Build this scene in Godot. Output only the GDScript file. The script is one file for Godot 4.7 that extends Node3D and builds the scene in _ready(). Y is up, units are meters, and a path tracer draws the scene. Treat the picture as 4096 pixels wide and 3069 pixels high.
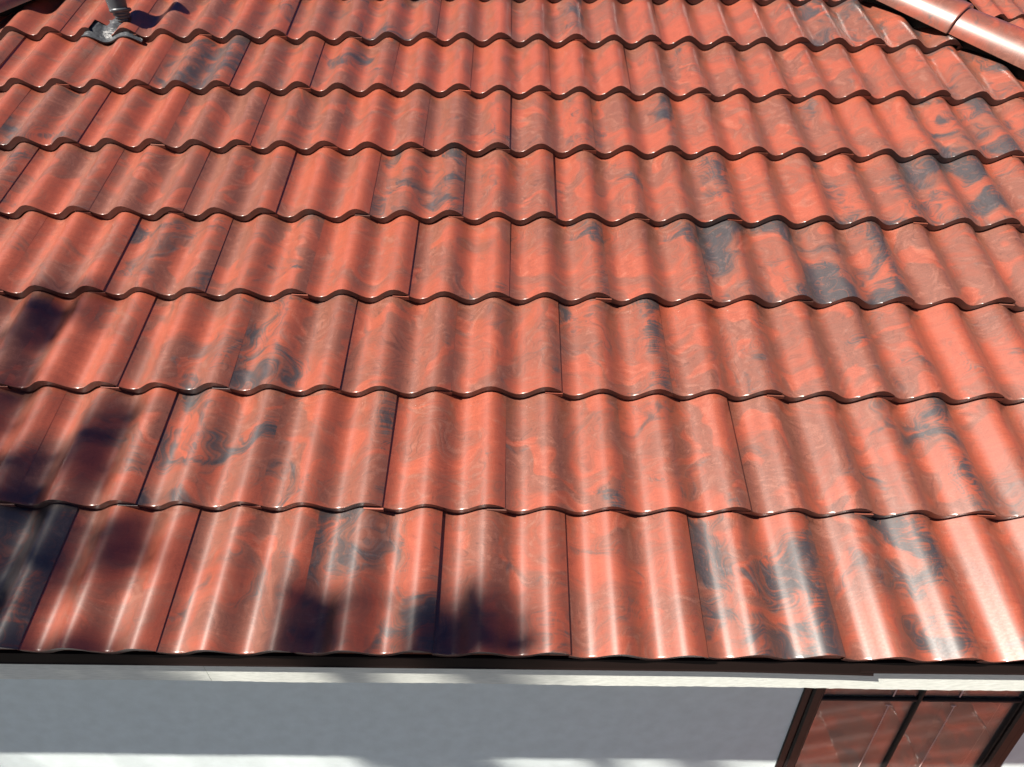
extends Node3D
# A hipped roof of marbled wavy tiles seen from just in front of its eaves. Metres, y up, z towards the viewer.
# Roof frame of the near slope: u along the eaves (= x), v up the slope, n away from it; its origin is a tile corner at the eaves (0, 0, 0).

const PITCH := 0.426187
const WAVE := 0.15          # one wave; a tile has two
const AMP := 0.0188
const TILE := 0.30
const GAUGE := 0.33695
const STEP := 0.079         # how much each tile climbs towards its nose
const NOSE := 0.0245
const LENGTH := 0.40
const GROUND := -4.6
const HIP_R := 4.79         # u of the right and left hip at the eaves
const HIP_L := -3.65
const CUT := 0.9105         # du of a hip per dv
const WALL_Z := -0.373
const FASCIA_Z := -0.02
const WALL_BACK := -7.9
const CW := 224
const CH := 288
const COLS := 8
const ROWS := 6
const ATLASES := 3

var sun_from := Vector3(-0.5616, 0.7725, 0.2963)
var frame := Basis()
var rng := RandomNumberGenerator.new()
var tile_mats: Array = []
var hip_mats: Array = []
var cells: Array = []
var styles: Array = []
var next_cell := 0
var house: Node3D
var M := {}
var n_warp := FastNoiseLite.new()
var n_flow := FastNoiseLite.new()
var n_streak := FastNoiseLite.new()
var n_black := FastNoiseLite.new()
var n_comb := FastNoiseLite.new()
var n_grain := FastNoiseLite.new()
var n_lace := FastNoiseLite.new()

func _ready():
	rng.seed = 41
	frame = Basis(Vector3(1, 0, 0), Vector3(0, sin(PITCH), -cos(PITCH)), Vector3(0, cos(PITCH), sin(PITCH)))
	# ---- camera
	var cam := Camera3D.new()
	cam.name = "camera"
	cam.fov = 56.77
	cam.near = 0.05
	cam.far = 400.0
	cam.transform = Transform3D(Basis(Vector3(0.999917, 0.012389, -0.003594), Vector3(-0.012392, 0.845164, -0.534364), Vector3(-0.003583, 0.534364, 0.845247)), Vector3(0.761243, 1.320469, 0.990917))
	add_child(cam)
	cam.current = true
	# ---- sky, sun, exposure
	var env := Environment.new()
	var sky_mat := ProceduralSkyMaterial.new()
	sky_mat.sky_top_color = Color(0.20, 0.42, 0.84)
	sky_mat.sky_horizon_color = Color(0.60, 0.76, 0.93)
	sky_mat.sky_curve = 0.16
	sky_mat.ground_bottom_color = Color(0.40, 0.41, 0.42)
	sky_mat.ground_horizon_color = Color(0.60, 0.62, 0.62)
	sky_mat.sky_energy_multiplier = 0.34
	var sky := Sky.new()
	sky.sky_material = sky_mat
	env.background_mode = Environment.BG_SKY
	env.sky = sky
	env.ambient_light_source = Environment.AMBIENT_SOURCE_SKY
	env.tonemap_mode = Environment.TONE_MAPPER_LINEAR
	env.tonemap_exposure = 2.4
	env.sdfgi_enabled = true
	env.ssao_enabled = true
	env.ssil_enabled = true
	var we := WorldEnvironment.new()
	we.name = "world_environment"
	we.environment = env
	add_child(we)
	var sun := DirectionalLight3D.new()
	sun.name = "sun"
	sun.light_energy = 1.6
	sun.light_color = Color(1.0, 0.965, 0.92)
	sun.light_angular_distance = 0.53
	sun.shadow_enabled = true
	add_child(sun)
	sun.look_at_from_position(sun_from * 40.0, Vector3.ZERO, Vector3.UP)

	make_materials()
	build_ground()
	# ---- the house
	house = Node3D.new()
	house.name = "house"
	house.position = Vector3(0.57, GROUND, -4.0)
	house.set_meta("label", "white plastered house with wavy red marbled roof tiles, pale wooden fascia and brown window")
	house.set_meta("kind", "thing")
	house.set_meta("category", "house")
	add_child(house)
	build_walls()
	build_eaves()
	build_window()
	build_roof()
	build_side_wing()
	build_far_roof()
	build_pipe()
	build_tree()

# ---------------------------------------------------------------- helpers
func smooth(a: float, b: float, x: float) -> float:
	var t := clampf((x - a) / (b - a), 0.0, 1.0)
	return t * t * (3.0 - 2.0 * t)

func quad(st: SurfaceTool, a: Vector3, b: Vector3, c: Vector3, d: Vector3, n := Vector3.ZERO):
	# corners in turn, seen from the front either way round: the normal decides
	var face := (b - a).cross(c - a)
	if n == Vector3.ZERO:
		n = -face.normalized()
	var p := [a, b, c, d]
	if face.dot(n) > 0.0:
		p = [d, c, b, a]
	var du: float = (p[1] - p[0]).length()
	var dv: float = (p[2] - p[1]).length()
	var uv := [Vector2(0, 0), Vector2(du, 0), Vector2(du, dv), Vector2(0, dv)]
	for i in [0, 1, 2, 0, 2, 3]:
		st.set_normal(n)
		st.set_uv(uv[i])
		st.add_vertex(p[i])

func box(st: SurfaceTool, lo: Vector3, hi: Vector3, bevel := 0.0):
	var c := (lo + hi) * 0.5
	var h := (hi - lo) * 0.5
	var e := minf(bevel, minf(h.x, minf(h.y, h.z)) * 0.9)
	var ax := [Vector3(1, 0, 0), Vector3(0, 1, 0), Vector3(0, 0, 1)]
	var hh := [h.x, h.y, h.z]
	for i in 3:
		var j := (i + 1) % 3
		var k := (i + 2) % 3
		for s in [-1.0, 1.0]:
			var o: Vector3 = c + ax[i] * hh[i] * s
			var a: Vector3 = ax[j] * (hh[j] - e)
			var b: Vector3 = ax[k] * (hh[k] - e)
			quad(st, o - a - b, o + a - b, o + a + b, o - a + b, ax[i] * s)
	if e <= 0.0:
		return
	for i in 3:
		var j := (i + 1) % 3
		var k := (i + 2) % 3
		for s in [-1.0, 1.0]:
			for t in [-1.0, 1.0]:
				var l: Vector3 = ax[i] * (hh[i] - e)
				var p1: Vector3 = c + ax[j] * hh[j] * s + ax[k] * (hh[k] - e) * t
				var p2: Vector3 = c + ax[j] * (hh[j] - e) * s + ax[k] * hh[k] * t
				quad(st, p1 - l, p1 + l, p2 + l, p2 - l, (ax[j] * s + ax[k] * t).normalized())

func begin() -> SurfaceTool:
	var st := SurfaceTool.new()
	st.begin(Mesh.PRIMITIVE_TRIANGLES)
	return st

func commit(st: SurfaceTool, called: String, m: Material, parent: Node, at := Vector3.ZERO) -> MeshInstance3D:
	var o := MeshInstance3D.new()
	o.name = called
	st.index()
	o.mesh = st.commit()
	o.material_override = m
	o.position = at
	parent.add_child(o, true)
	return o

func world_part(st: SurfaceTool, called: String, m: Material) -> MeshInstance3D:
	# a part of the house whose mesh is laid out in world coordinates
	return commit(st, called, m, house, -house.position)

func noise_tex(size: int, freq: float, oct: int, kind: int, bump := 0.0, seed_ := 1, ramp: Gradient = null) -> Texture2D:
	var n := FastNoiseLite.new()
	n.noise_type = kind
	n.frequency = freq
	n.seed = seed_
	n.fractal_octaves = oct
	var im: Image = n.get_seamless_image(size, size)
	if bump > 0.0:
		im.convert(Image.FORMAT_RGBA8)
		im.bump_map_to_normal_map(bump)
	elif ramp != null:
		var src := im.get_data()
		var out := PackedByteArray()
		out.resize(size * size * 3)
		var lut := []
		for i in 256:
			lut.append(ramp.sample(i / 255.0))
		for i in size * size:
			var c: Color = lut[src[i]]
			out[i * 3] = int(c.r * 255.0)
			out[i * 3 + 1] = int(c.g * 255.0)
			out[i * 3 + 2] = int(c.b * 255.0)
		im = Image.create_from_data(size, size, false, Image.FORMAT_RGB8, out)
	im.generate_mipmaps()
	return ImageTexture.create_from_image(im)

func ramp2(a: Color, b: Color) -> Gradient:
	var g := Gradient.new()
	g.set_color(0, a)
	g.set_color(1, b)
	return g

# ---------------------------------------------------------------- materials
func plain(c: Color, rough: float, spec := 0.5, metal := 0.0) -> StandardMaterial3D:
	var m := StandardMaterial3D.new()
	m.albedo_color = c.linear_to_srgb()
	m.roughness = rough
	m.metallic_specular = spec
	m.metallic = metal
	return m

func make_materials():
	# plaster: white, a fine grain in relief
	var p := plain(Color(0.75, 0.845, 0.855), 0.9, 0.3)
	p.uv1_triplanar = true
	p.uv1_world_triplanar = true
	p.uv1_scale = Vector3(2.2, 2.2, 2.2)
	p.normal_enabled = true
	p.normal_texture = noise_tex(1024, 0.11, 3, FastNoiseLite.TYPE_SIMPLEX_SMOOTH, 2.2, 5)
	p.normal_scale = 0.5
	p.albedo_texture = noise_tex(512, 0.012, 4, FastNoiseLite.TYPE_SIMPLEX_SMOOTH, 0.0, 6, ramp2(Color(0.955, 0.955, 0.95), Color(1, 1, 1)))
	M.plaster = p
	# painted rough-sawn board: long thin grain
	var b := plain(Color(0.80, 0.825, 0.77), 0.75, 0.3)
	b.uv1_triplanar = true
	b.uv1_world_triplanar = true
	b.uv1_scale = Vector3(1.1, 14.0, 14.0)
	b.normal_enabled = true
	b.normal_texture = noise_tex(512, 0.05, 3, FastNoiseLite.TYPE_SIMPLEX_SMOOTH, 3.0, 8)
	b.normal_scale = 0.3
	b.albedo_texture = noise_tex(512, 0.04, 4, FastNoiseLite.TYPE_SIMPLEX_SMOOTH, 0.0, 9, ramp2(Color(0.88, 0.89, 0.88), Color(1, 1, 1)))
	M.board = b
	M.metal = plain(Color(0.011, 0.006, 0.005), 0.55, 0.25)
	M.strip = plain(Color(0.16, 0.055, 0.032), 0.7, 0.3)
	M.frame = plain(Color(0.009, 0.005, 0.005), 0.45, 0.4)
	M.bead = plain(Color(0.008, 0.006, 0.006), 0.6, 0.4)
	M.underlay = plain(Color(0.025, 0.022, 0.02), 0.95, 0.1)
	M.cord = plain(Color(0.60, 0.42, 0.40), 0.7, 0.3)
	M.lead = plain(Color(0.045, 0.049, 0.055), 0.5, 0.45)
	var ln := noise_tex(256, 0.03, 3, FastNoiseLite.TYPE_SIMPLEX_SMOOTH, 6.0, 12)
	M.lead.uv1_triplanar = true
	M.lead.uv1_scale = Vector3(6, 6, 6)
	M.lead.normal_enabled = true
	M.lead.normal_texture = ln
	M.lead.normal_scale = 0.7
	M.rubber = plain(Color(0.055, 0.060, 0.068), 0.36, 0.5)
	M.inside = plain(Color(0.06, 0.05, 0.045), 0.9, 0.2)
	var g := StandardMaterial3D.new()
	g.transparency = BaseMaterial3D.TRANSPARENCY_ALPHA
	g.albedo_color = Color(0.85, 0.88, 0.88, 0.04)
	g.roughness = 0.02
	g.metallic_specular = 1.0
	M.glass = g
	var leaf := plain(Color(0.06, 0.10, 0.03), 0.6, 0.3)
	leaf.cull_mode = BaseMaterial3D.CULL_DISABLED
	leaf.backlight_enabled = true
	leaf.backlight = Color(0.10, 0.16, 0.04)
	M.leaf = leaf
	M.bark = plain(Color(0.10, 0.075, 0.055), 0.95, 0.2)
	make_tile_textures()

# styles: how far a tile leans to brown, to black, and to a black right edge
func style(s: String) -> Vector3:
	match s:
		"r": return Vector3(-0.30, -0.50, 0.0)
		"m": return Vector3(-0.04, -0.30, 0.05)
		"b": return Vector3(0.30, -0.36, 0.05)
		"k": return Vector3(0.08, 0.02, 0.08)
		"e": return Vector3(0.06, -0.22, 0.55)
		"K": return Vector3(0.10, 0.20, 0.16)
		"D": return Vector3(0.35, 0.62, 0.2)
	return Vector3.ZERO

func make_tile_textures():
	var all := [n_warp, n_flow, n_streak, n_black, n_comb, n_grain, n_lace]
	var freq := [0.0038, 0.0040, 0.034, 0.0038, 0.15, 0.25, 0.026]
	var octs := [3, 3, 3, 3, 3, 2, 3]
	for i in all.size():
		all[i].noise_type = FastNoiseLite.TYPE_SIMPLEX_SMOOTH
		all[i].frequency = freq[i]
		all[i].fractal_octaves = octs[i]
		all[i].seed = 100 + i * 7
	# cells are handed out in the order the tiles of the near slope are laid: the styles of those rows as they lie from left to right
	var total := COLS * ROWS * ATLASES
	var seen := front_cells()
	for i in total:
		styles.append(seen[i] if i < seen.size() else "rmbmekrb"[rng.randi() % 8])
	cells.resize(total)
	var id := WorkerThreadPool.add_group_task(paint_cell, total)
	WorkerThreadPool.wait_for_group_task_completion(id)
	var relief := noise_tex(1024, 0.30, 2, FastNoiseLite.TYPE_SIMPLEX_SMOOTH, 1.6, 21)
	for k in ATLASES:
		var im := Image.create_empty(CW * COLS, CH * ROWS, false, Image.FORMAT_RGB8)
		for i in COLS * ROWS:
			var ci := Image.create_from_data(CW, CH, false, Image.FORMAT_RGB8, cells[k * COLS * ROWS + i])
			im.blit_rect(ci, Rect2i(0, 0, CW, CH), Vector2i((i % COLS) * CW, (i / COLS) * CH))
		var m := StandardMaterial3D.new()
		m.albedo_texture = ImageTexture.create_from_image(im)
		m.roughness = 0.28
		m.metallic_specular = 0.62
		m.normal_enabled = true
		m.normal_texture = relief
		m.normal_scale = 0.02
		m.clearcoat_enabled = true
		m.clearcoat = 0.6
		m.clearcoat_roughness = 0.5
		tile_mats.append(m)
		var h: StandardMaterial3D = m.duplicate()
		h.clearcoat_enabled = true
		h.clearcoat = 1.0
		h.clearcoat_roughness = 0.4
		hip_mats.append(h)
	cells.clear()

func paint_cell(c: int):
	var s := style(styles[c])
	var nose_shade := c % (COLS * ROWS) == COLS * ROWS - 1      # last cell: shade on the tile noses, painted as darker clay
	var out := PackedByteArray()
	out.resize(CW * CH * 3)
	var ox := float(c % 12) * 1370.0 + 55.0
	var oy := float(c / 12) * 1510.0 + 31.0
	var flip := (c * 7 % 3) == 1
	var at := 0
	var sx := 302.0 / CW
	var sy := 400.0 / CH
	for j in CH:
		var y := j * sy
		for i in CW:
			var x := i * sx
			var px := (302.0 - x if flip else x) + ox
			var py := y + oy
			var wx := n_warp.get_noise_2d(px, py) * 95.0
			var wy := n_warp.get_noise_2d(px + 4000.0, py) * 95.0
			var qx := px + wx
			var qy := py + wy
			var f := n_flow.get_noise_2d(qx + wy * 0.8, qy * 0.95 - wx * 0.6)
			var st := n_streak.get_noise_2d(f * 330.0, qx * 0.12 + oy)
			var kf := n_black.get_noise_2d(qx * 0.8 + wx * 0.8 + 700.0, qy * 1.1 + wy * 0.9)
			var edge := smooth(150.0, 300.0, x)
			var comb := n_comb.get_noise_2d(x * 0.06 + ox, py + wy * 0.25)
			var grain := n_grain.get_noise_2d(px, py)
			var lace := n_lace.get_noise_2d(qx * 0.9 + st * 10.0, qy * 1.3 + wx)
			# soft mottling to brown, crossed by crisp tongues of plain red and by dark veins along the flow
			var b := smooth(-0.68, 0.50, f * 1.1 + lace * 0.36 + st * 0.36 + comb * 0.35 * edge + grain * 0.24 + s.x + 0.08)
			var tongue := smooth(-0.06, 0.12, n_flow.get_noise_2d(qx * 1.15 + 9000.0, qy * 1.5 - wx) - 0.24 + st * 0.05)
			b = b * (1.0 - 0.8 * tongue)
			var k := smooth(0.04, 0.60, kf * 0.95 + st * 0.24 + lace * 0.14 + grain * 0.14 + comb * 0.42 * edge + s.y + s.z * edge) * 0.92
			k *= 1.0 - 0.6 * (1.0 - smooth(0.0, 0.07, absf(st + 0.16)))
			var fine_lines := n_streak.get_noise_2d(f * 2100.0 + oy, lace * 60.0)
			b = clampf(b + fine_lines * 0.16 * (1.0 - absf(2.0 * b - 1.0) * 0.6), 0.0, 1.0)
			var pale := smooth(0.30, 0.62, lace + f * 0.5 + grain * 0.25) * 0.16
			var vein := (1.0 - smooth(0.0, 0.045, absf(st - 0.10))) * 0.17 * (0.3 + 0.7 * b) + (1.0 - smooth(0.0, 0.03, absf(lace - 0.05))) * 0.10 * b
			var tone := 1.0 + fine_lines * 0.07 + grain * 0.10 + lace * 0.07 + comb * 0.06
			# fired clay red, brown, blue-black (sRGB)
			var r := lerpf(lerpf(138.0, 109.0, b), 54.0, k)
			var g := lerpf(lerpf(67.0, 65.0, b), 52.0, k)
			var bl := lerpf(lerpf(47.0, 51.0, b), 54.0, k)
			var t := clampf(tone * (1.0 - vein), 0.4, 1.3)
			r = lerpf(r, 150.0, pale)
			g = lerpf(g, 112.0, pale)
			bl = lerpf(bl, 100.0, pale)
			if nose_shade:
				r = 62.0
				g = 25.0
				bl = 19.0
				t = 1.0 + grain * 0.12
			out[at] = int(clampf(r * t, 0.0, 255.0))
			out[at + 1] = int(clampf(g * t, 0.0, 255.0))
			out[at + 2] = int(clampf(bl * t, 0.0, 255.0))
			at += 3
	cells[c] = out

# the looks of the tiles of the near slope that lie in view, row by row from the eaves, from the left
func front_styles() -> Array:
	return [
		[-3, "mDrbkmmKkrmb"], [-4, "mrmkerbmbemrm"], [-4, "mbrmkbmembmmrm"], [-5, "rrrkbrmerKKbbrm"],
		[-6, "mrmmbbrkmmerkKmb"], [-6, "rrkrbbrmmermmKkrm"], [-5, "brrkmmrrbmmmmkr"], [-5, "mrbmmkmemrmKkr"], [-5, "rmrmbmrbmmrmr"],
	]

func front_cells() -> Array:
	var out := []
	for row in front_styles():
		for ch in row[1]:
			out.append(ch)
	return out

# ---------------------------------------------------------------- tiles
func wave(x: float) -> float:
	return -AMP * sin(TAU * x / WAVE)

# one tile in its own frame: x across, y up the slope, z off the roof. lo and hi cut it along hips: x stays within lo + slope_lo * y .. hi + slope_hi * y
func tile_mesh(cell: int, lift: float, lo := -9.0, slope_lo := 0.0, hi := 9.0, slope_hi := 0.0, fine := true, notch := false, tongue := 1.0) -> ArrayMesh:
	var w := TILE + 0.003
	var n := 24 if fine else 12
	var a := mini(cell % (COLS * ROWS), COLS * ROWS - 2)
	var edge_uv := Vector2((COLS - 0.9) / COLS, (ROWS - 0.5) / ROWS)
	var u0 := (float(a % COLS) + 0.004) / COLS
	var v0 := (float(a / COLS) + 0.004) / ROWS
	var us := 0.992 / COLS
	var vs := 0.992 / ROWS
	var P := PackedVector3Array()
	var N := PackedVector3Array()
	var T := PackedVector2Array()
	var I := PackedInt32Array()
	# rows of the top: y, drop, how far the normal turns to the nose
	var prof := [[0.0, 0.0016, 1.3], [0.0006, 0.0006, 0.8], [0.0018, 0.0001, 0.3], [0.005, 0.0, 0.0], [0.07, 0.0, 0.0], [0.2, 0.0, 0.0], [LENGTH, 0.0, 0.0]]
	var xs := []
	for i in n + 1:
		xs.append(w * i / n)
	for p in prof:
		for i in n + 1:
			var x: float = xs[i]
			var y: float = p[0]
			x = clampf(x, lo + slope_lo * y, hi + slope_hi * y)
			var rise := lift * smooth(0.15, w, x)
			var z: float = wave(x) - STEP * y - p[1] * (0.02 + 0.98 * maxf(0.0, sin(TAU * x / WAVE))) + rise
			var nn := Vector3(AMP * TAU / WAVE * cos(TAU * x / WAVE) , STEP, 1.0).normalized()
			var lean: float = p[2] if sin(TAU * x / WAVE) > 0.5 else 0.0
			nn = (nn * cos(lean) + Vector3(0, -1, 0) * sin(lean)).normalized()
			P.append(Vector3(x, y, z))
			N.append(nn)
			T.append(Vector2(u0 + clampf(x / w, 0, 1) * us, v0 + clampf(1.0 - y / LENGTH, 0, 1) * vs))
	var m := n + 1
	for j in prof.size() - 1:
		for i in n:
			var q := j * m + i
			if P[q].distance_squared_to(P[q + 1]) < 1e-9 and P[q + m].distance_squared_to(P[q + m + 1]) < 1e-9:
				continue
			if notch and xs[i] > 0.118 and xs[i] < 0.195 and prof[j][0] < 0.07:
				continue
			I.append_array([q, q + m, q + m + 1, q, q + m + 1, q + 1])
	# nose, and a strip of the underside
	var base := P.size()
	for k in 3:
		for i in n + 1:
			var x := clampf(xs[i], lo, hi)
			var rise := lift * smooth(0.15, w, x)
			var top := wave(x) + rise
			var bottom := top - NOSE
			if xs[i] > w - 0.042:
				bottom = maxf(bottom, -0.0055)
			var z: float = [top - 0.0016 * (0.02 + 0.98 * maxf(0.0, sin(TAU * x / WAVE))), bottom, bottom - 0.07 * STEP][k]
			P.append(Vector3(x, [0.0, 0.0015, 0.07][k], z))
			N.append(Vector3(0, -1, 0) if k < 2 else Vector3(0, 0, -1))
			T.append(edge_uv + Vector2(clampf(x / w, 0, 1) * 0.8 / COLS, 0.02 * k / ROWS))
	for j in 2:
		for i in n:
			var q := base + j * m + i
			if P[q].distance_squared_to(P[q + 1]) < 1e-9:
				continue
			if notch and xs[i] > 0.118 and xs[i] < 0.195:
				continue
			I.append_array([q, q + 1, q + m + 1, q, q + m + 1, q + m])
	# right flank, where the tile lies over its neighbour, and left flank
	for side in [0, n]:
		base = P.size()
		for p in [prof[0], prof[5], prof[6]]:
			var y: float = p[0]
			var x := clampf(xs[side], lo + slope_lo * y, hi + slope_hi * y)
			var z: float = wave(x) - STEP * y + lift * smooth(0.15, w, x)
			for d in [p[1], 0.012]:
				P.append(Vector3(x, y, z - d))
				N.append(Vector3(1 if side else -1, 0, 0))
				T.append(Vector2(u0 + (us if side else 0.0), v0 + vs * (1.0 - y / LENGTH)))
		for j in 2:
			var q: int = base + j * 2
			if side:
				I.append_array([q, q + 2, q + 3, q, q + 3, q + 1])
			else:
				I.append_array([q, q + 3, q + 2, q, q + 1, q + 3])
	# the water lock: a flat tongue that runs on under the neighbour on the left and shows as a thin ledge at the nose
	if lo < -0.05 and hi > 0.1:
		var out := -0.004 if tongue < 0.0 else 0.0005 + 0.0045 * float((cell * 37) % 10) / 10.0
		base = P.size()
		var zt := -0.0068
		for x in [-0.042, 0.006]:
			for q in [[0.07, zt - 0.07 * STEP, 0], [-out, zt, 0], [-out, zt, 1], [-out, zt - 0.013, 1]]:
				var tilt := 0.002 if x < 0.0 else -0.001
				P.append(Vector3(x, q[0], q[1] + tilt))
				N.append(Vector3(0, 0, 1) if q[2] == 0 else Vector3(0, -1, 0))
				T.append(Vector2(u0 + us * 0.02, v0 + vs * 0.985))
		I.append_array([base, base + 4, base + 5, base, base + 5, base + 1])
		I.append_array([base + 2, base + 6, base + 7, base + 2, base + 7, base + 3])
	var arr := []
	arr.resize(Mesh.ARRAY_MAX)
	arr[Mesh.ARRAY_VERTEX] = P
	arr[Mesh.ARRAY_NORMAL] = N
	arr[Mesh.ARRAY_TEX_UV] = T
	arr[Mesh.ARRAY_INDEX] = I
	var am := ArrayMesh.new()
	am.add_surface_from_arrays(Mesh.PRIMITIVE_TRIANGLES, arr)
	return am

func put_tile(parent: Node, mesh: ArrayMesh, cell: int, at: Vector3, turn := 0.0, basis_ := Basis()):
	var o := MeshInstance3D.new()
	o.name = "roof_tile"
	o.mesh = mesh
	o.material_override = tile_mats[cell / (COLS * ROWS)]
	o.transform = Transform3D(basis_ * Basis(Vector3(0, 0, 1), turn), basis_ * at)
	parent.add_child(o, true)

func build_roof():
	# the boarded and papered roof under the tiles: four sides of a hipped roof
	var top := (HIP_R - HIP_L) * 0.5 / CUT
	var mid := (HIP_R + HIP_L) * 0.5
	var down := -0.07
	var back := -(HIP_R - HIP_L)
	var st := begin()
	var off := frame.z * down
	var apex: Vector3 = frame * Vector3(mid, top, 0) + Vector3(0, down / cos(PITCH), 0)
	var f0 := Vector3(HIP_L + 0.1, 0, 0) + off + frame.y * 0.03
	var f1 := Vector3(HIP_R - 0.1, 0, 0) + off + frame.y * 0.03
	var b0 := Vector3(f0.x, f0.y, back - f0.z)
	var b1 := Vector3(f1.x, f0.y, back - f1.z)
	for e in [[f0, f1], [f1, b1], [b1, b0], [b0, f0]]:
		var nn: Vector3 = (e[1] - e[0]).cross(apex - e[0]).normalized()
		if nn.y < 0.0:
			nn = -nn
		quad(st, e[0], e[1], apex, apex, nn)
		var lower := Vector3(0, -0.022, 0)
		quad(st, e[0] + lower, e[1] + lower, apex + lower, apex + lower, -nn)
		quad(st, e[0], e[1], e[1] + lower, e[0] + lower)
	var roof := MeshInstance3D.new()
	roof.name = "roof"
	st.index()
	roof.mesh = st.commit()
	roof.material_override = M.underlay
	roof.position = -house.position
	house.add_child(roof)
	# near slope
	var dv := [-0.003, 0.0026, 0.0048, 0.001, 0.0, -0.0024, -0.005, -0.003, 0.0]
	var du := [-0.0013, 0.0018, -0.0003, 0.0048, 0.0, -0.0027, -0.0023, -0.003, 0.0]
	var used := 0
	var looks := front_styles()
	for r in 14:
		var v: float = r * GAUGE + (dv[r] if r < 9 else 0.0)
		var left := HIP_L + CUT * v + 0.05
		var right := HIP_R - CUT * v - 0.05
		var shift: float = (0.5 if r % 2 else 0.0) * TILE + (du[r] if r < 9 else 0.0)
		var first := 99
		var count := 0
		if r < 9:
			first = looks[r][0]
			count = looks[r][1].length()
		var k := int(floor((left - shift) / TILE)) - 1
		while shift + k * TILE < right:
			var u := shift + k * TILE
			if u + TILE > left + 0.02 and u < right - 0.03:
				var cell := 0
				if k >= first and k < first + count:
					cell = used + k - first
				else:
					cell = rng.randi() % (COLS * ROWS * ATLASES)
				var lift := rng.randf_range(0.0004, 0.0022)
				if rng.randf() < 0.09:
					lift += 0.003
				var notch := r == 7 and absf(u + 0.9 + 0.153) < 0.1
				var mesh := tile_mesh(cell, lift, left - u, CUT, right - u, -CUT, r < 10, notch, -1.0 if r == 0 else 1.0)
				put_tile(roof, mesh, cell, Vector3(u + rng.randf_range(-0.0008, 0.0008), v + rng.randf_range(-0.0015, 0.0015), 0.001 * rng.randf_range(-1, 1)), rng.randf_range(-0.004, 0.004), frame)
			k += 1
		used += count
	build_hips(roof, apex)

func build_hips(roof: Node, _apex: Vector3):
	for right in [true, false]:
		var foot: Vector3 = Vector3(HIP_R if right else HIP_L, 0, 0)
		var along: Vector3 = (frame * Vector3(-CUT if right else CUT, 1.0, 0)).normalized()
		var across := along.cross(Vector3.UP).normalized()      # horizontal
		var up := across.cross(along).normalized()
		var sb := begin()
		var b0 := foot + along * 0.15
		var b1 := foot + along * 6.05
		for q in [[-0.05, -0.09, -0.05, 0.05], [-0.05, 0.05, 0.05, 0.05], [0.05, 0.05, 0.05, -0.09]]:
			var p0: Vector3 = across * q[0] + up * q[1]
			var p1: Vector3 = across * q[2] + up * q[3]
			quad(sb, b0 + p0, b1 + p0, b1 + p1, b0 + p1, (p0 + p1).normalized())
		commit(sb, "hip_batten", M.underlay, roof)
		var start := 0.07 if right else 0.12
		for i in 17:
			var s := start + i * 0.36
			if s > 6.1:
				break
			var cell := (i * 29 + (7 if right else 60)) % (COLS * ROWS * ATLASES)
			if right and (i == 8 or i == 9):
				cell = 3 if i == 9 else 14
			var o := MeshInstance3D.new()
			o.name = "hip_tile"
			o.mesh = hip_mesh(cell)
			o.material_override = hip_mats[cell / (COLS * ROWS)]
			o.transform = Transform3D(Basis(across, along, up), foot + along * s)
			roof.add_child(o, true)

func hip_mesh(cell: int) -> ArrayMesh:
	var a := cell % (COLS * ROWS)
	var u0 := (float(a % COLS) + 0.01) / COLS
	var v0 := (float(a / COLS) + 0.01) / ROWS
	var P := PackedVector3Array()
	var N := PackedVector3Array()
	var T := PackedVector2Array()
	var I := PackedInt32Array()
	var n := 20
	var m := n + 1
	# rings: y, radius, normal leaning to the lower end, inner?
	var rings := [[0.0, 0.098, 1.2], [0.002, 0.1015, 0.6], [0.006, 0.103, 0.0], [0.43, 0.087, 0.0], [0.43, 0.075, 9.0], [0.0, 0.088, 9.0]]
	for r in rings:
		for i in m:
			var t := deg_to_rad(-92.0 + 184.0 * i / n)
			var nn := Vector3(sin(t), 0.0, cos(t))
			P.append(Vector3(sin(t) * r[1], r[0], cos(t) * r[1] - 0.0))
			N.append(-nn if r[2] > 5.0 else (nn * cos(r[2]) + Vector3(0, -1, 0) * sin(r[2])).normalized())
			T.append(Vector2(u0 + 0.98 / COLS * i / n, v0 + 0.98 / ROWS * clampf(1.0 - r[0] / 0.44, 0, 1)))
	for j in [0, 1, 2, 4]:
		for i in n:
			var q: int = j * m + i
			I.append_array([q, q + m, q + m + 1, q, q + m + 1, q + 1])
	# lower rim and the two long edges
	var base := P.size()
	for r in [rings[0], rings[5]]:
		for i in m:
			var t := deg_to_rad(-92.0 + 184.0 * i / n)
			P.append(Vector3(sin(t) * r[1], 0, cos(t) * r[1]))
			N.append(Vector3(0, -1, 0))
			T.append(Vector2(u0 + 0.5 / COLS, v0 + 0.95 / ROWS))
	for i in n:
		var q := base + i
		I.append_array([q, q + 1, q + m + 1, q, q + m + 1, q + m])
	for s in [0, n]:
		base = P.size()
		for e in [P[s], P[3 * m + s], P[4 * m + s], P[5 * m + s]]:
			P.append(e)
			N.append(Vector3(0, 0, -1))
			T.append(Vector2(u0 + 0.5 / COLS, v0 + 0.5 / ROWS))
		I.append_array([base, base + 1, base + 2, base, base + 2, base + 3])
	var arr := []
	arr.resize(Mesh.ARRAY_MAX)
	arr[Mesh.ARRAY_VERTEX] = P
	arr[Mesh.ARRAY_NORMAL] = N
	arr[Mesh.ARRAY_TEX_UV] = T
	arr[Mesh.ARRAY_INDEX] = I
	var am := ArrayMesh.new()
	am.add_surface_from_arrays(Mesh.PRIMITIVE_TRIANGLES, arr)
	return am

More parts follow.
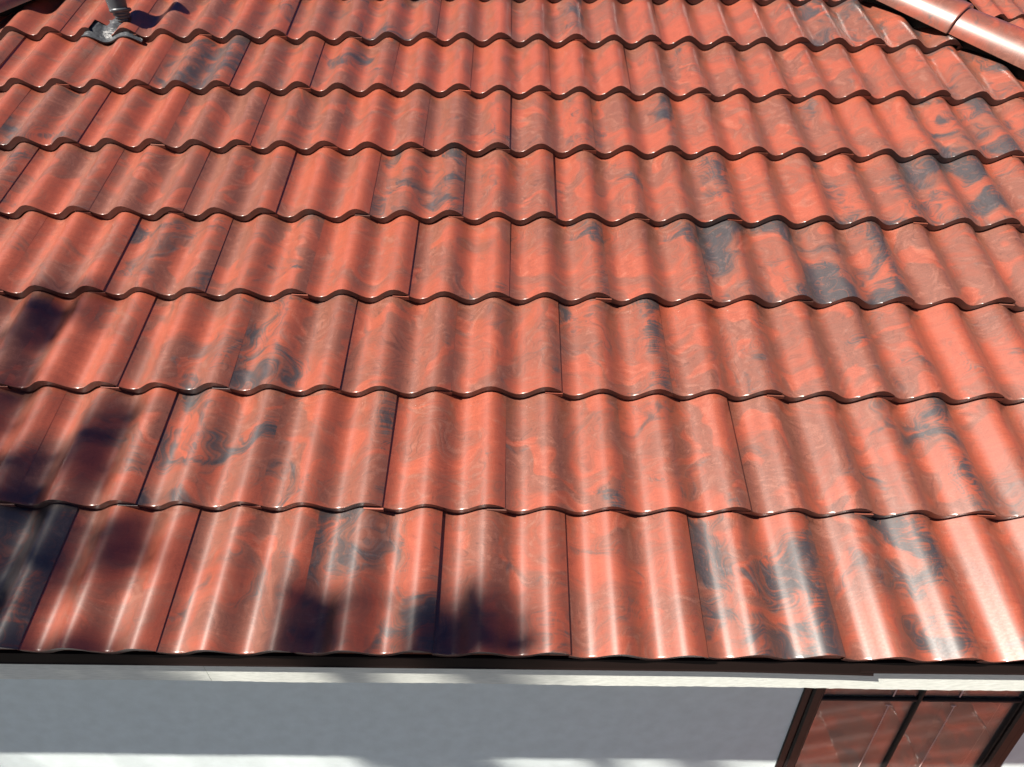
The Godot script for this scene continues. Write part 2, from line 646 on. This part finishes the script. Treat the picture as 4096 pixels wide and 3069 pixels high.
# ---------------------------------------------------------------- ground, walls, eaves
func build_ground():
	var g := plain(Color(0.21, 0.215, 0.22), 0.95, 0.2)
	g.uv1_triplanar = true
	g.uv1_world_triplanar = true
	g.uv1_scale = Vector3(0.5, 0.5, 0.5)
	g.albedo_texture = noise_tex(512, 0.03, 5, FastNoiseLite.TYPE_SIMPLEX_SMOOTH, 0.0, 31, ramp2(Color(0.78, 0.77, 0.74), Color(1, 1, 1)))
	var st := begin()
	box(st, Vector3(-150, -0.5, -150), Vector3(150, 0, 150))
	var o := commit(st, "ground", g, self, Vector3(0, GROUND, 0))
	o.set_meta("kind", "structure")
	o.set_meta("label", "pale paved ground around the white house")

const WX0 := 1.690
const WX1 := 2.460
const WY0 := -1.70
const WY1 := -0.30

func build_walls():
	var st := begin()
	var x0 := HIP_L + 0.31
	var x1 := HIP_R - 0.31
	var t := 0.28
	var z1 := WALL_Z
	var z0 := WALL_Z - t
	var top := -0.117
	# front wall around the window opening
	quad_wall(st, x0, WX0, GROUND, top, z0, z1)
	quad_wall(st, WX1, x1, GROUND, top, z0, z1)
	box(st, Vector3(WX0, GROUND, z0), Vector3(WX1, WY0, z1))
	box(st, Vector3(WX0, WY1, z0), Vector3(WX1, top, z1))
	# the other three sides
	box(st, Vector3(x0, GROUND, WALL_BACK), Vector3(x0 + t, top, z0))
	box(st, Vector3(x1 - t, GROUND, WALL_BACK), Vector3(x1, top, z0))
	box(st, Vector3(x0 + t, GROUND, WALL_BACK), Vector3(x1 - t, top, WALL_BACK + t))
	world_part(st, "wall", M.plaster)
	st = begin()
	box(st, Vector3(x0 + t, -2.6, -4.0), Vector3(x1 - t, -2.45, z0))
	box(st, Vector3(x0 + t, -2.45, -4.1), Vector3(x1 - t, -0.25, -4.0))
	box(st, Vector3(x0 + t, -0.2, WALL_BACK + t), Vector3(x1 - t, top, z0))
	world_part(st, "room", M.inside)

func quad_wall(st: SurfaceTool, xa: float, xb: float, ya: float, yb: float, za: float, zb: float):
	box(st, Vector3(xa, ya, za), Vector3(xb, yb, zb))

func build_eaves():
	# soffit between wall and fascia
	var st := begin()
	box(st, Vector3(HIP_L + 0.1, -0.115, WALL_Z - 0.28), Vector3(HIP_R - 0.1, -0.101, FASCIA_Z - 0.021))
	world_part(st, "soffit", M.board)
	# fascia boards, rough along the lower edge, butted with slanting joints
	var joints := [HIP_L + 0.06, -2.9, 0.0795, 3.12, HIP_R - 0.06]
	for i in 4:
		st = begin()
		var xa: float = joints[i] + 0.0006
		var xb: float = joints[i + 1] - 0.0006
		var n := int((xb - xa) / 0.012)
		var top := -0.05
		var prev := []
		for k in n + 1:
			var x := lerpf(xa, xb, float(k) / n)
			var low := -0.1385 - 0.004 * smooth(0.6, 3.0, x) * 2.0 + rng.randf_range(-0.0011, 0.0011) + 0.0012 * sin(x * 9.0 + i)
			var lean := 0.0
			if k == 0 or k == n:
				lean = 0.006
			var here := [Vector3(x - lean, top, FASCIA_Z), Vector3(x + lean, low + 0.001, FASCIA_Z), Vector3(x + lean, low, FASCIA_Z - 0.001), Vector3(x + lean, low, FASCIA_Z - 0.02), Vector3(x - lean, top, FASCIA_Z - 0.02)]
			if k > 0:
				var norms := [Vector3(0, 0, 1), Vector3(0, -0.7, 0.7), Vector3(0, -1, 0), Vector3(0, 0, -1), Vector3(0, 1, 0)]
				for j in 5:
					quad(st, prev[j], here[j], here[(j + 1) % 5], prev[(j + 1) % 5], norms[j])
			else:
				quad(st, here[0], here[1], here[3], here[4], Vector3(-1, 0, 0))
			if k == n:
				quad(st, here[0], here[1], here[3], here[4], Vector3(1, 0, 0))
			prev = here
		world_part(st, "fascia_board", M.board)
	# brown metal drip edge in lapped lengths, each a folded sheet; the left length sags a little where it laps
	var laps := [HIP_L + 0.02, -0.42, 1.583, 3.55, HIP_R - 0.02]
	for i in 4:
		st = begin()
		var xa: float = laps[i] - (0.03 if i else 0.0)
		var xb: float = laps[i + 1]
		var n := 24
		var prev := []
		for k in n + 1:
			var f := float(k) / n
			var x := lerpf(xa, xb, f)
			var sag := -0.0075 * smooth(0.80, 1.0, f)
			var lap := 0.0014 * smooth(0.97, 1.0, f) + 0.0008
			var z := -0.0075 + lap
			var here := [Vector3(x, -0.034, -0.075), Vector3(x, -0.040, -0.0165 + lap), Vector3(x, -0.058 + sag, z), Vector3(x, -0.0625 + sag, z + 0.002), Vector3(x, -0.0632 + sag, z + 0.001), Vector3(x, -0.058 + sag, z - 0.0008), Vector3(x, -0.041, -0.0175 + lap)]
			if k > 0:
				var norms := [Vector3(0, 0.95, 0.3), Vector3(0, 0.15, 0.98), Vector3(0, 0.5, 0.86), Vector3(0, -0.8, 0.6), Vector3(0, -0.5, -0.86), Vector3(0, -0.15, -0.98)]
				for j in 6:
					quad(st, prev[j], here[j], here[j + 1], prev[j + 1], norms[j])
			prev = here
		world_part(st, "drip_edge", M.metal)
	# clay filler strips that close the waves under the first tiles
	var x := -3.4
	while x < 4.5:
		st = begin()
		box(st, Vector3(x, -0.036, -0.045), Vector3(x + 0.2985, -0.016, -0.0215), 0.001)
		world_part(st, "eaves_filler", M.strip)
		x += 0.30
	# dark board behind, so that nothing shows through
	st = begin()
	box(st, Vector3(HIP_L + 0.1, -0.1, -0.095), Vector3(HIP_R - 0.1, -0.037, -0.076))
	world_part(st, "eaves_batten", M.underlay)

# ---------------------------------------------------------------- window
func build_window():
	var w := Node3D.new()
	w.name = "window"
	w.position = -house.position
	house.add_child(w)
	var z := WALL_Z
	# outer frame in two steps, each side a piece of its own
	var a := 0.025
	var b := 0.063
	for piece in [[WX0, WX0 + a, WY0, WY1], [WX1 - a, WX1, WY0, WY1], [WX0 + a, WX1 - a, WY0, WY0 + a], [WX0 + a, WX1 - a, WY1 - a, WY1]]:
		var st := begin()
		box(st, Vector3(piece[0], piece[2], z - 0.285), Vector3(piece[1], piece[3], z + 0.006), 0.0025)
		commit(st, "frame", M.frame, w)
	for piece in [[WX0 + a, WX0 + b, WY0 + a, WY1 - a], [WX1 - b, WX1 - a, WY0 + a, WY1 - a], [WX0 + b, WX1 - b, WY0 + a, WY0 + b], [WX0 + b, WX1 - b, WY1 - b, WY1 - a]]:
		var st := begin()
		box(st, Vector3(piece[0] + 0.001, piece[2] + 0.001, z - 0.065), Vector3(piece[1] - 0.001, piece[3] - 0.001, z + 0.013), 0.006)
		commit(st, "sash", M.frame, w)
	var gx0 := WX0 + b
	var gx1 := WX1 - b
	var gy0 := WY0 + b
	var gy1 := WY1 - b
	var mid := 2.070
	var bar := -0.708
	var st := begin()
	box(st, Vector3(mid - 0.007, gy0, z - 0.014), Vector3(mid + 0.007, gy1, z + 0.002), 0.004)
	commit(st, "mullion", M.bead, w)
	for s in [[gx0, mid - 0.007], [mid + 0.007, gx1]]:
		st = begin()
		box(st, Vector3(s[0], bar - 0.007, z - 0.014), Vector3(s[1], bar + 0.007, z + 0.0015), 0.004)
		commit(st, "transom_bar", M.bead, w)
	# gaskets round the glass
	for piece in [[gx0, gx0 + 0.007, gy0, gy1], [gx1 - 0.007, gx1, gy0, gy1], [gx0 + 0.007, gx1 - 0.007, gy0, gy0 + 0.007], [gx0 + 0.007, gx1 - 0.007, gy1 - 0.007, gy1]]:
		st = begin()
		box(st, Vector3(piece[0], piece[2], z - 0.02), Vector3(piece[1], piece[3], z + 0.001), 0.001)
		commit(st, "gasket", M.bead, w)
	for s in [[gx0, mid], [mid, gx1]]:
		for t in [[gy0, bar], [bar, gy1]]:
			for layer in [-0.008, -0.0115, -0.015]:
				st = begin()
				quad(st, Vector3(s[0], t[0], z + layer), Vector3(s[1], t[0], z + layer), Vector3(s[1], t[1], z + layer), Vector3(s[0], t[1], z + layer), Vector3(0, 0, 1))
				commit(st, "pane", M.glass, w)
	# a pale blind cord hangs in each half, with a small hook
	for cx in [1.984, 2.194]:
		st = begin()
		box(st, Vector3(cx - 0.0016, gy0, z - 0.006), Vector3(cx + 0.0016, bar - 0.03, z - 0.004), 0.0008)
		commit(st, "cord", M.cord, w)
		st = begin()
		box(st, Vector3(cx - 0.011, bar - 0.035, z - 0.0065), Vector3(cx + 0.004, bar - 0.029, z - 0.003), 0.001)
		box(st, Vector3(cx - 0.002, bar + 0.012, z - 0.0065), Vector3(cx + 0.003, gy1, z - 0.004), 0.001)
		commit(st, "cord_hook", M.cord, w)

# ---------------------------------------------------------------- the lower roof in front of the wall, mirrored in the panes
func build_side_wing():
	var wing := Node3D.new()
	wing.name = "lower_roof"
	wing.position = Vector3(3.4, GROUND, 1.2)
	wing.set_meta("label", "lower tiled roof in front of the white wall, mirrored in the brown window")
	wing.set_meta("kind", "thing")
	wing.set_meta("category", "roof")
	add_child(wing)
	var p := deg_to_rad(22.0)
	# faces left: across = +z .. its tiles run up towards +x
	var bs := Basis(Vector3(0, 0, 1), Vector3(cos(p), sin(p), 0), Vector3(-sin(p), cos(p), 0))
	var at := Vector3(1.75, -2.28, WALL_Z + 0.01) - wing.position
	var st := begin()
	var e := [Vector3(0, -0.02, -0.075), Vector3(1.2, -0.02, -0.075), Vector3(1.2, 3.8, -0.075), Vector3(0, 3.8, -0.075)]
	quad(st, bs * e[0] + at, bs * e[1] + at, bs * e[2] + at, bs * e[3] + at, bs.z)
	commit(st, "deck", M.underlay, wing)
	st = begin()
	var ex: float = (bs * e[0] + at).x + 0.2
	box(st, Vector3(ex, 0, at.z + 0.01), Vector3(ex + 0.2, at.y - 0.1, at.z + 1.1))
	box(st, Vector3(ex + 3.1, 0, at.z + 0.01), Vector3(ex + 3.3, at.y + 1.1, at.z + 1.1))
	box(st, Vector3(ex + 0.2, 0, at.z + 0.9), Vector3(ex + 3.1, at.y - 0.1, at.z + 1.1))
	commit(st, "wall", M.plaster, wing)
	for r in 11:
		for k in 4:
			var cell := rng.randi() % 100
			var mesh := tile_mesh(cell, 0.002, -9.0, 0.0, 9.0, 0.0, false)
			put_tile(wing, mesh, cell, bs.inverse() * at + Vector3(k * TILE + (0.02 if r % 2 else 0.17) - 0.02, r * GAUGE, 0), 0.0, bs)

# ---------------------------------------------------------------- the roof behind, past the hip
func build_far_roof():
	var far := Node3D.new()
	far.name = "neighbouring_roof"
	far.position = Vector3(6.6, GROUND, -4.6)
	far.set_meta("label", "more distant red tiled roof showing past the glossy hip tiles in the top right corner")
	far.set_meta("kind", "thing")
	far.set_meta("category", "roof")
	add_child(far)
	var at := frame.z * -1.1854 - far.position
	var st := begin()
	var e := [Vector3(4.05, 2.62, -0.075), Vector3(9.0, 2.62, -0.075), Vector3(9.0, 7.0, -0.075), Vector3(4.05, 7.0, -0.075)]
	quad(st, frame * e[0] + at, frame * e[1] + at, frame * e[2] + at, frame * e[3] + at, frame.z)
	commit(st, "deck", M.underlay, far)
	st = begin()
	var eave: Vector3 = frame * e[0] + at
	box(st, Vector3(5.0 - 6.6, 0, eave.z - 3.6), Vector3(2.2, eave.y - 0.03, eave.z - 0.3))
	commit(st, "wall", M.plaster, far)
	for r in 12:
		for k in 14:
			var u := 4.168 + (k - 1) * TILE + (0.15 if r % 2 else 0.0)
			if u < 4.05 or u > 8.4:
				continue
			var cell := rng.randi() % (COLS * ROWS * ATLASES)
			var o := MeshInstance3D.new()
			o.name = "roof_tile"
			o.mesh = tile_mesh(cell, 0.002, -9.0, 0.0, 9.0, 0.0, false)
			o.material_override = tile_mats[cell / (COLS * ROWS)]
			o.transform = Transform3D(frame, frame * Vector3(u, 4.708 + (r - 6) * GAUGE, 0) + at)
			far.add_child(o, true)

# ---------------------------------------------------------------- vent pipe with its lead flashing
func build_pipe():
	var pipe := Node3D.new()
	pipe.name = "vent_pipe"
	var foot := Vector3(-0.822, 2.412, -0.012)        # in the roof frame
	pipe.position = frame * foot
	pipe.set_meta("label", "dark ribbed vent pipe rising from crumpled lead flashing between the tiles")
	pipe.set_meta("category", "vent pipe")
	add_child(pipe)
	var tip: Vector3 = frame * (Vector3(-0.03, 0.155, 0.30))
	var ax := tip.normalized()
	var side := ax.cross(Vector3(0, 0, 1)).normalized()
	var fwd := side.cross(ax)
	var length := tip.length()
	# ribbed rubber boot, narrow at the foot; collar; smooth pipe
	var boot := [[0.0, 0.0145]]
	for i in 4:
		var h := 0.008 + i * 0.011
		var r := 0.0165 + i * 0.0042
		boot.append_array([[h, r], [h + 0.003, r + 0.0028], [h + 0.007, r + 0.0028], [h + 0.0095, r + 0.0004]])
	boot.append_array([[0.053, 0.0345], [0.055, 0.0395], [0.059, 0.0415], [0.064, 0.041], [0.067, 0.037]])
	lathe(pipe, "boot", boot, M.rubber, side, ax, fwd, Vector3(0.012, 0, 0))
	lathe(pipe, "pipe", [[0.062, 0.034], [0.09, 0.0365], [0.14, 0.040], [length - 0.002, 0.041], [length, 0.0395], [length, 0.034], [length - 0.05, 0.034]], M.rubber, side, ax, fwd, Vector3(0.006, 0, 0))
	# lead: a sheet dressed over the waves below the nose, crumpled up to the foot of the pipe
	var st := begin()
	var nu := 44
	var nv := 16
	var crumple := FastNoiseLite.new()
	crumple.seed = 77
	crumple.frequency = 14.0
	crumple.fractal_octaves = 3
	var pts := []
	for j in nv + 1:
		for i in nu + 1:
			var s := float(i) / nu
			var t := float(j) / nv
			var narrow := smooth(0.10, 0.35, t)
			var u := lerpf(lerpf(-0.955, -0.725, s), lerpf(-0.945, -0.795, s), narrow)
			var v := lerpf(2.327, 2.47, t) + crumple.get_noise_2d(u * 0.6, 3.0) * 0.008
			var under := -AMP * sin(TAU * u / WAVE) * 0.72 - STEP * (v - 2.02) + 0.012
			var rise := smooth(0.05, 0.45, t) * 0.026 * (1.0 - 0.7 * smooth(0.0, 0.5, absf(s - 0.55) * 2.0))
			var c := crumple.get_noise_2d(u, v) * 0.007 * smooth(0.0, 0.15, t)
			pts.append(frame * (Vector3(u, v, under + rise + c) - foot))
	for j in nv:
		for i in nu:
			var q := j * (nu + 1) + i
			quad(st, pts[q], pts[q + 1], pts[q + nu + 2], pts[q + nu + 1])
	for i in nu:
		var lower := frame.z * -0.006
		quad(st, pts[i], pts[i + 1], pts[i + 1] + lower, pts[i] + lower, -frame.y)
	commit(st, "flashing", M.lead, pipe)

func lathe(parent: Node, called: String, prof: Array, m: Material, side: Vector3, ax: Vector3, fwd: Vector3, off: Vector3):
	var st := begin()
	var n := 28
	st.set_smooth_group(0)
	for j in prof.size() - 1:
		for i in n:
			var q := []
			for c in [[j, i], [j, i + 1], [j + 1, i + 1], [j + 1, i]]:
				var t: float = TAU * c[1] / n
				q.append(ax * prof[c[0]][0] + (side * cos(t) + fwd * sin(t)) * prof[c[0]][1] + off)
			for k in [0, 2, 1, 0, 3, 2]:
				st.add_vertex(q[k])
	st.index()
	st.generate_normals()
	var o := MeshInstance3D.new()
	o.name = called
	o.mesh = st.commit()
	o.material_override = m
	parent.add_child(o, true)

# ---------------------------------------------------------------- the tree whose shade dapples the eaves
func build_tree():
	var tree := Node3D.new()
	tree.name = "tree"
	var root := Vector3(-7.2, GROUND, 4.4)
	tree.position = root
	tree.set_meta("label", "tall leafy tree whose shade dapples the lower left of the tiled roof")
	tree.set_meta("category", "tree")
	add_child(tree)
	var r := RandomNumberGenerator.new()
	r.seed = 5
	# leafy sprays: where their shade falls in the roof frame, how wide, how far up the sunbeam they hang
	var sprays := []
	for s in [[-0.61, 0.98, 0.08, 8.9], [-0.64, 0.82, 0.09, 8.7], [-0.30, 0.55, 0.065, 9.4], [-0.34, 0.46, 0.06, 9.1], [-0.40, 0.38, 0.06, 9.0], [-0.60, 0.60, 0.09, 8.9], [-0.54, 0.44, 0.08, 8.8], [-0.45, 0.28, 0.07, 8.6], [-0.42, 0.16, 0.08, 8.7], [-0.44, 0.03, 0.09, 8.6],
		[-0.25, 0.27, 0.045, 9.9], [-0.16, 0.25, 0.04, 10.2], [-0.20, 0.17, 0.03, 10.4], [0.31, 0.015, 0.036, 9.4], [0.37, 0.02, 0.036, 9.4], [0.35, 0.06, 0.036, 9.6], [0.35, 0.10, 0.022, 10.2],
		[0.59, 0.02, 0.04, 9.6], [0.63, 0.05, 0.036, 9.6], [0.68, 0.045, 0.045, 9.4], [0.73, 0.02, 0.04, 9.7], [0.66, 0.10, 0.024, 10.2], [0.63, -0.03, 0.035, 9.6], [-0.44, -0.045, 0.05, 9.2], [-0.32, -0.05, 0.036, 9.5], [-0.22, -0.055, 0.034, 9.4], [-0.11, -0.06, 0.03, 9.7], [-0.40, -0.034, 0.036, 9.4], [-0.29, -0.038, 0.04, 9.2], [-0.18, -0.036, 0.036, 9.5], [-0.08, -0.04, 0.03, 9.3]]:
		sprays.append(s)
	var near := sprays.size()
	# the rest of the crown, shading the ground and the part of the roof farther left
	for i in 210:
		var u := r.randf_range(-4.6, 1.9)
		var v := r.randf_range(-4.2, 1.9)
		var clear := v > -0.25 - 0.30 * r.randf() and u > -0.8 - 0.4 * smooth(0.0, 1.5, v)
		if v > 0.9:
			clear = true
		if u > -0.35:
			clear = true
		if v > -0.6 and u > -1.75 and u < -0.72:
			clear = true
		if clear or Vector2((u + 1.6) / 3.6, (v + 1.5) / 3.2).length() > 1.0:
			continue
		sprays.append([u, v, r.randf_range(0.12, 0.30), r.randf_range(7.0, 10.2)])
	var leaves := PackedVector3Array()
	var twigs := []
	for s in sprays:
		var c: Vector3 = frame * Vector3(s[0], s[1], 0) + sun_from * s[3] - root
		twigs.append(c)
		var k := int(2000.0 * s[2] * s[2]) + (12 if s[1] > 0.0 else 16)
		for i in k:
			var d: Vector3 = Vector3(r.randfn(), r.randfn() * 0.8, r.randfn()) * s[2] * 0.62
			leaves.append(c + d)
	var lm := begin()
	var pts := [Vector3(0, 0, 0), Vector3(0.35, 0.06, 0.3), Vector3(0.28, 0.10, 0.75), Vector3(0, 0.02, 1.0), Vector3(-0.28, 0.10, 0.75), Vector3(-0.35, 0.06, 0.3)]
	for i in range(1, 5):
		for q in [pts[0], pts[i], pts[i + 1]]:
			lm.set_normal(Vector3.UP)
			lm.add_vertex(q)
	var mm := MultiMesh.new()
	mm.transform_format = MultiMesh.TRANSFORM_3D
	mm.mesh = lm.commit()
	mm.instance_count = leaves.size()
	for i in leaves.size():
		var bs := Basis.from_euler(Vector3(r.randf_range(-0.9, 0.9), r.randf() * TAU, r.randf_range(-0.9, 0.9))).scaled(Vector3.ONE * r.randf_range(0.05, 0.09))
		mm.set_instance_transform(i, Transform3D(bs, leaves[i]))
	var crown := MultiMeshInstance3D.new()
	crown.name = "crown"
	crown.multimesh = mm
	crown.material_override = M.leaf
	crown.set_meta("kind", "stuff")
	tree.add_child(crown)
	# trunk and limbs
	var st := begin()
	var top := Vector3(0.6, 11.5, -1.0)
	var bend := func(t: float) -> Vector3:
		return Vector3(0.25 * sin(t * 4.0), 0, 0.2 * sin(t * 5.0 + 1.0)) * t + top * t
	for k in 12:
		tube(st, bend.call(k / 12.0), bend.call((k + 1) / 12.0), lerpf(0.26, 0.05, k / 12.0), lerpf(0.26, 0.05, (k + 1) / 12.0))
	commit(st, "trunk", M.bark, tree)
	st = begin()
	for i in twigs.size():
		var c: Vector3 = twigs[i]
		var from: Vector3 = bend.call(clampf((c.y - 1.2) / 11.5, 0.25, 0.98))
		if i < near and i % 3 != 0:
			from = twigs[i - i % 3]
		var m: Vector3 = from.lerp(c, 0.5) + Vector3(0, 0.25, 0)
		var thick := 0.007 if i < near else 0.016
		tube(st, from, m, thick, thick * 0.6)
		tube(st, m, c, thick * 0.6, 0.004)
	commit(st, "limbs", M.bark, tree)

func tube(st: SurfaceTool, a: Vector3, b: Vector3, ra: float, rb: float):
	var d := (b - a).normalized()
	var x := d.cross(Vector3(0.31, 0.2, 0.93)).normalized()
	var y := d.cross(x)
	var n := 6
	for i in n:
		var t0 := TAU * i / n
		var t1 := TAU * (i + 1) / n
		var e0 := x * cos(t0) + y * sin(t0)
		var e1 := x * cos(t1) + y * sin(t1)
		quad(st, a + e0 * ra, a + e1 * ra, b + e1 * rb, b + e0 * rb, (e0 + e1).normalized())
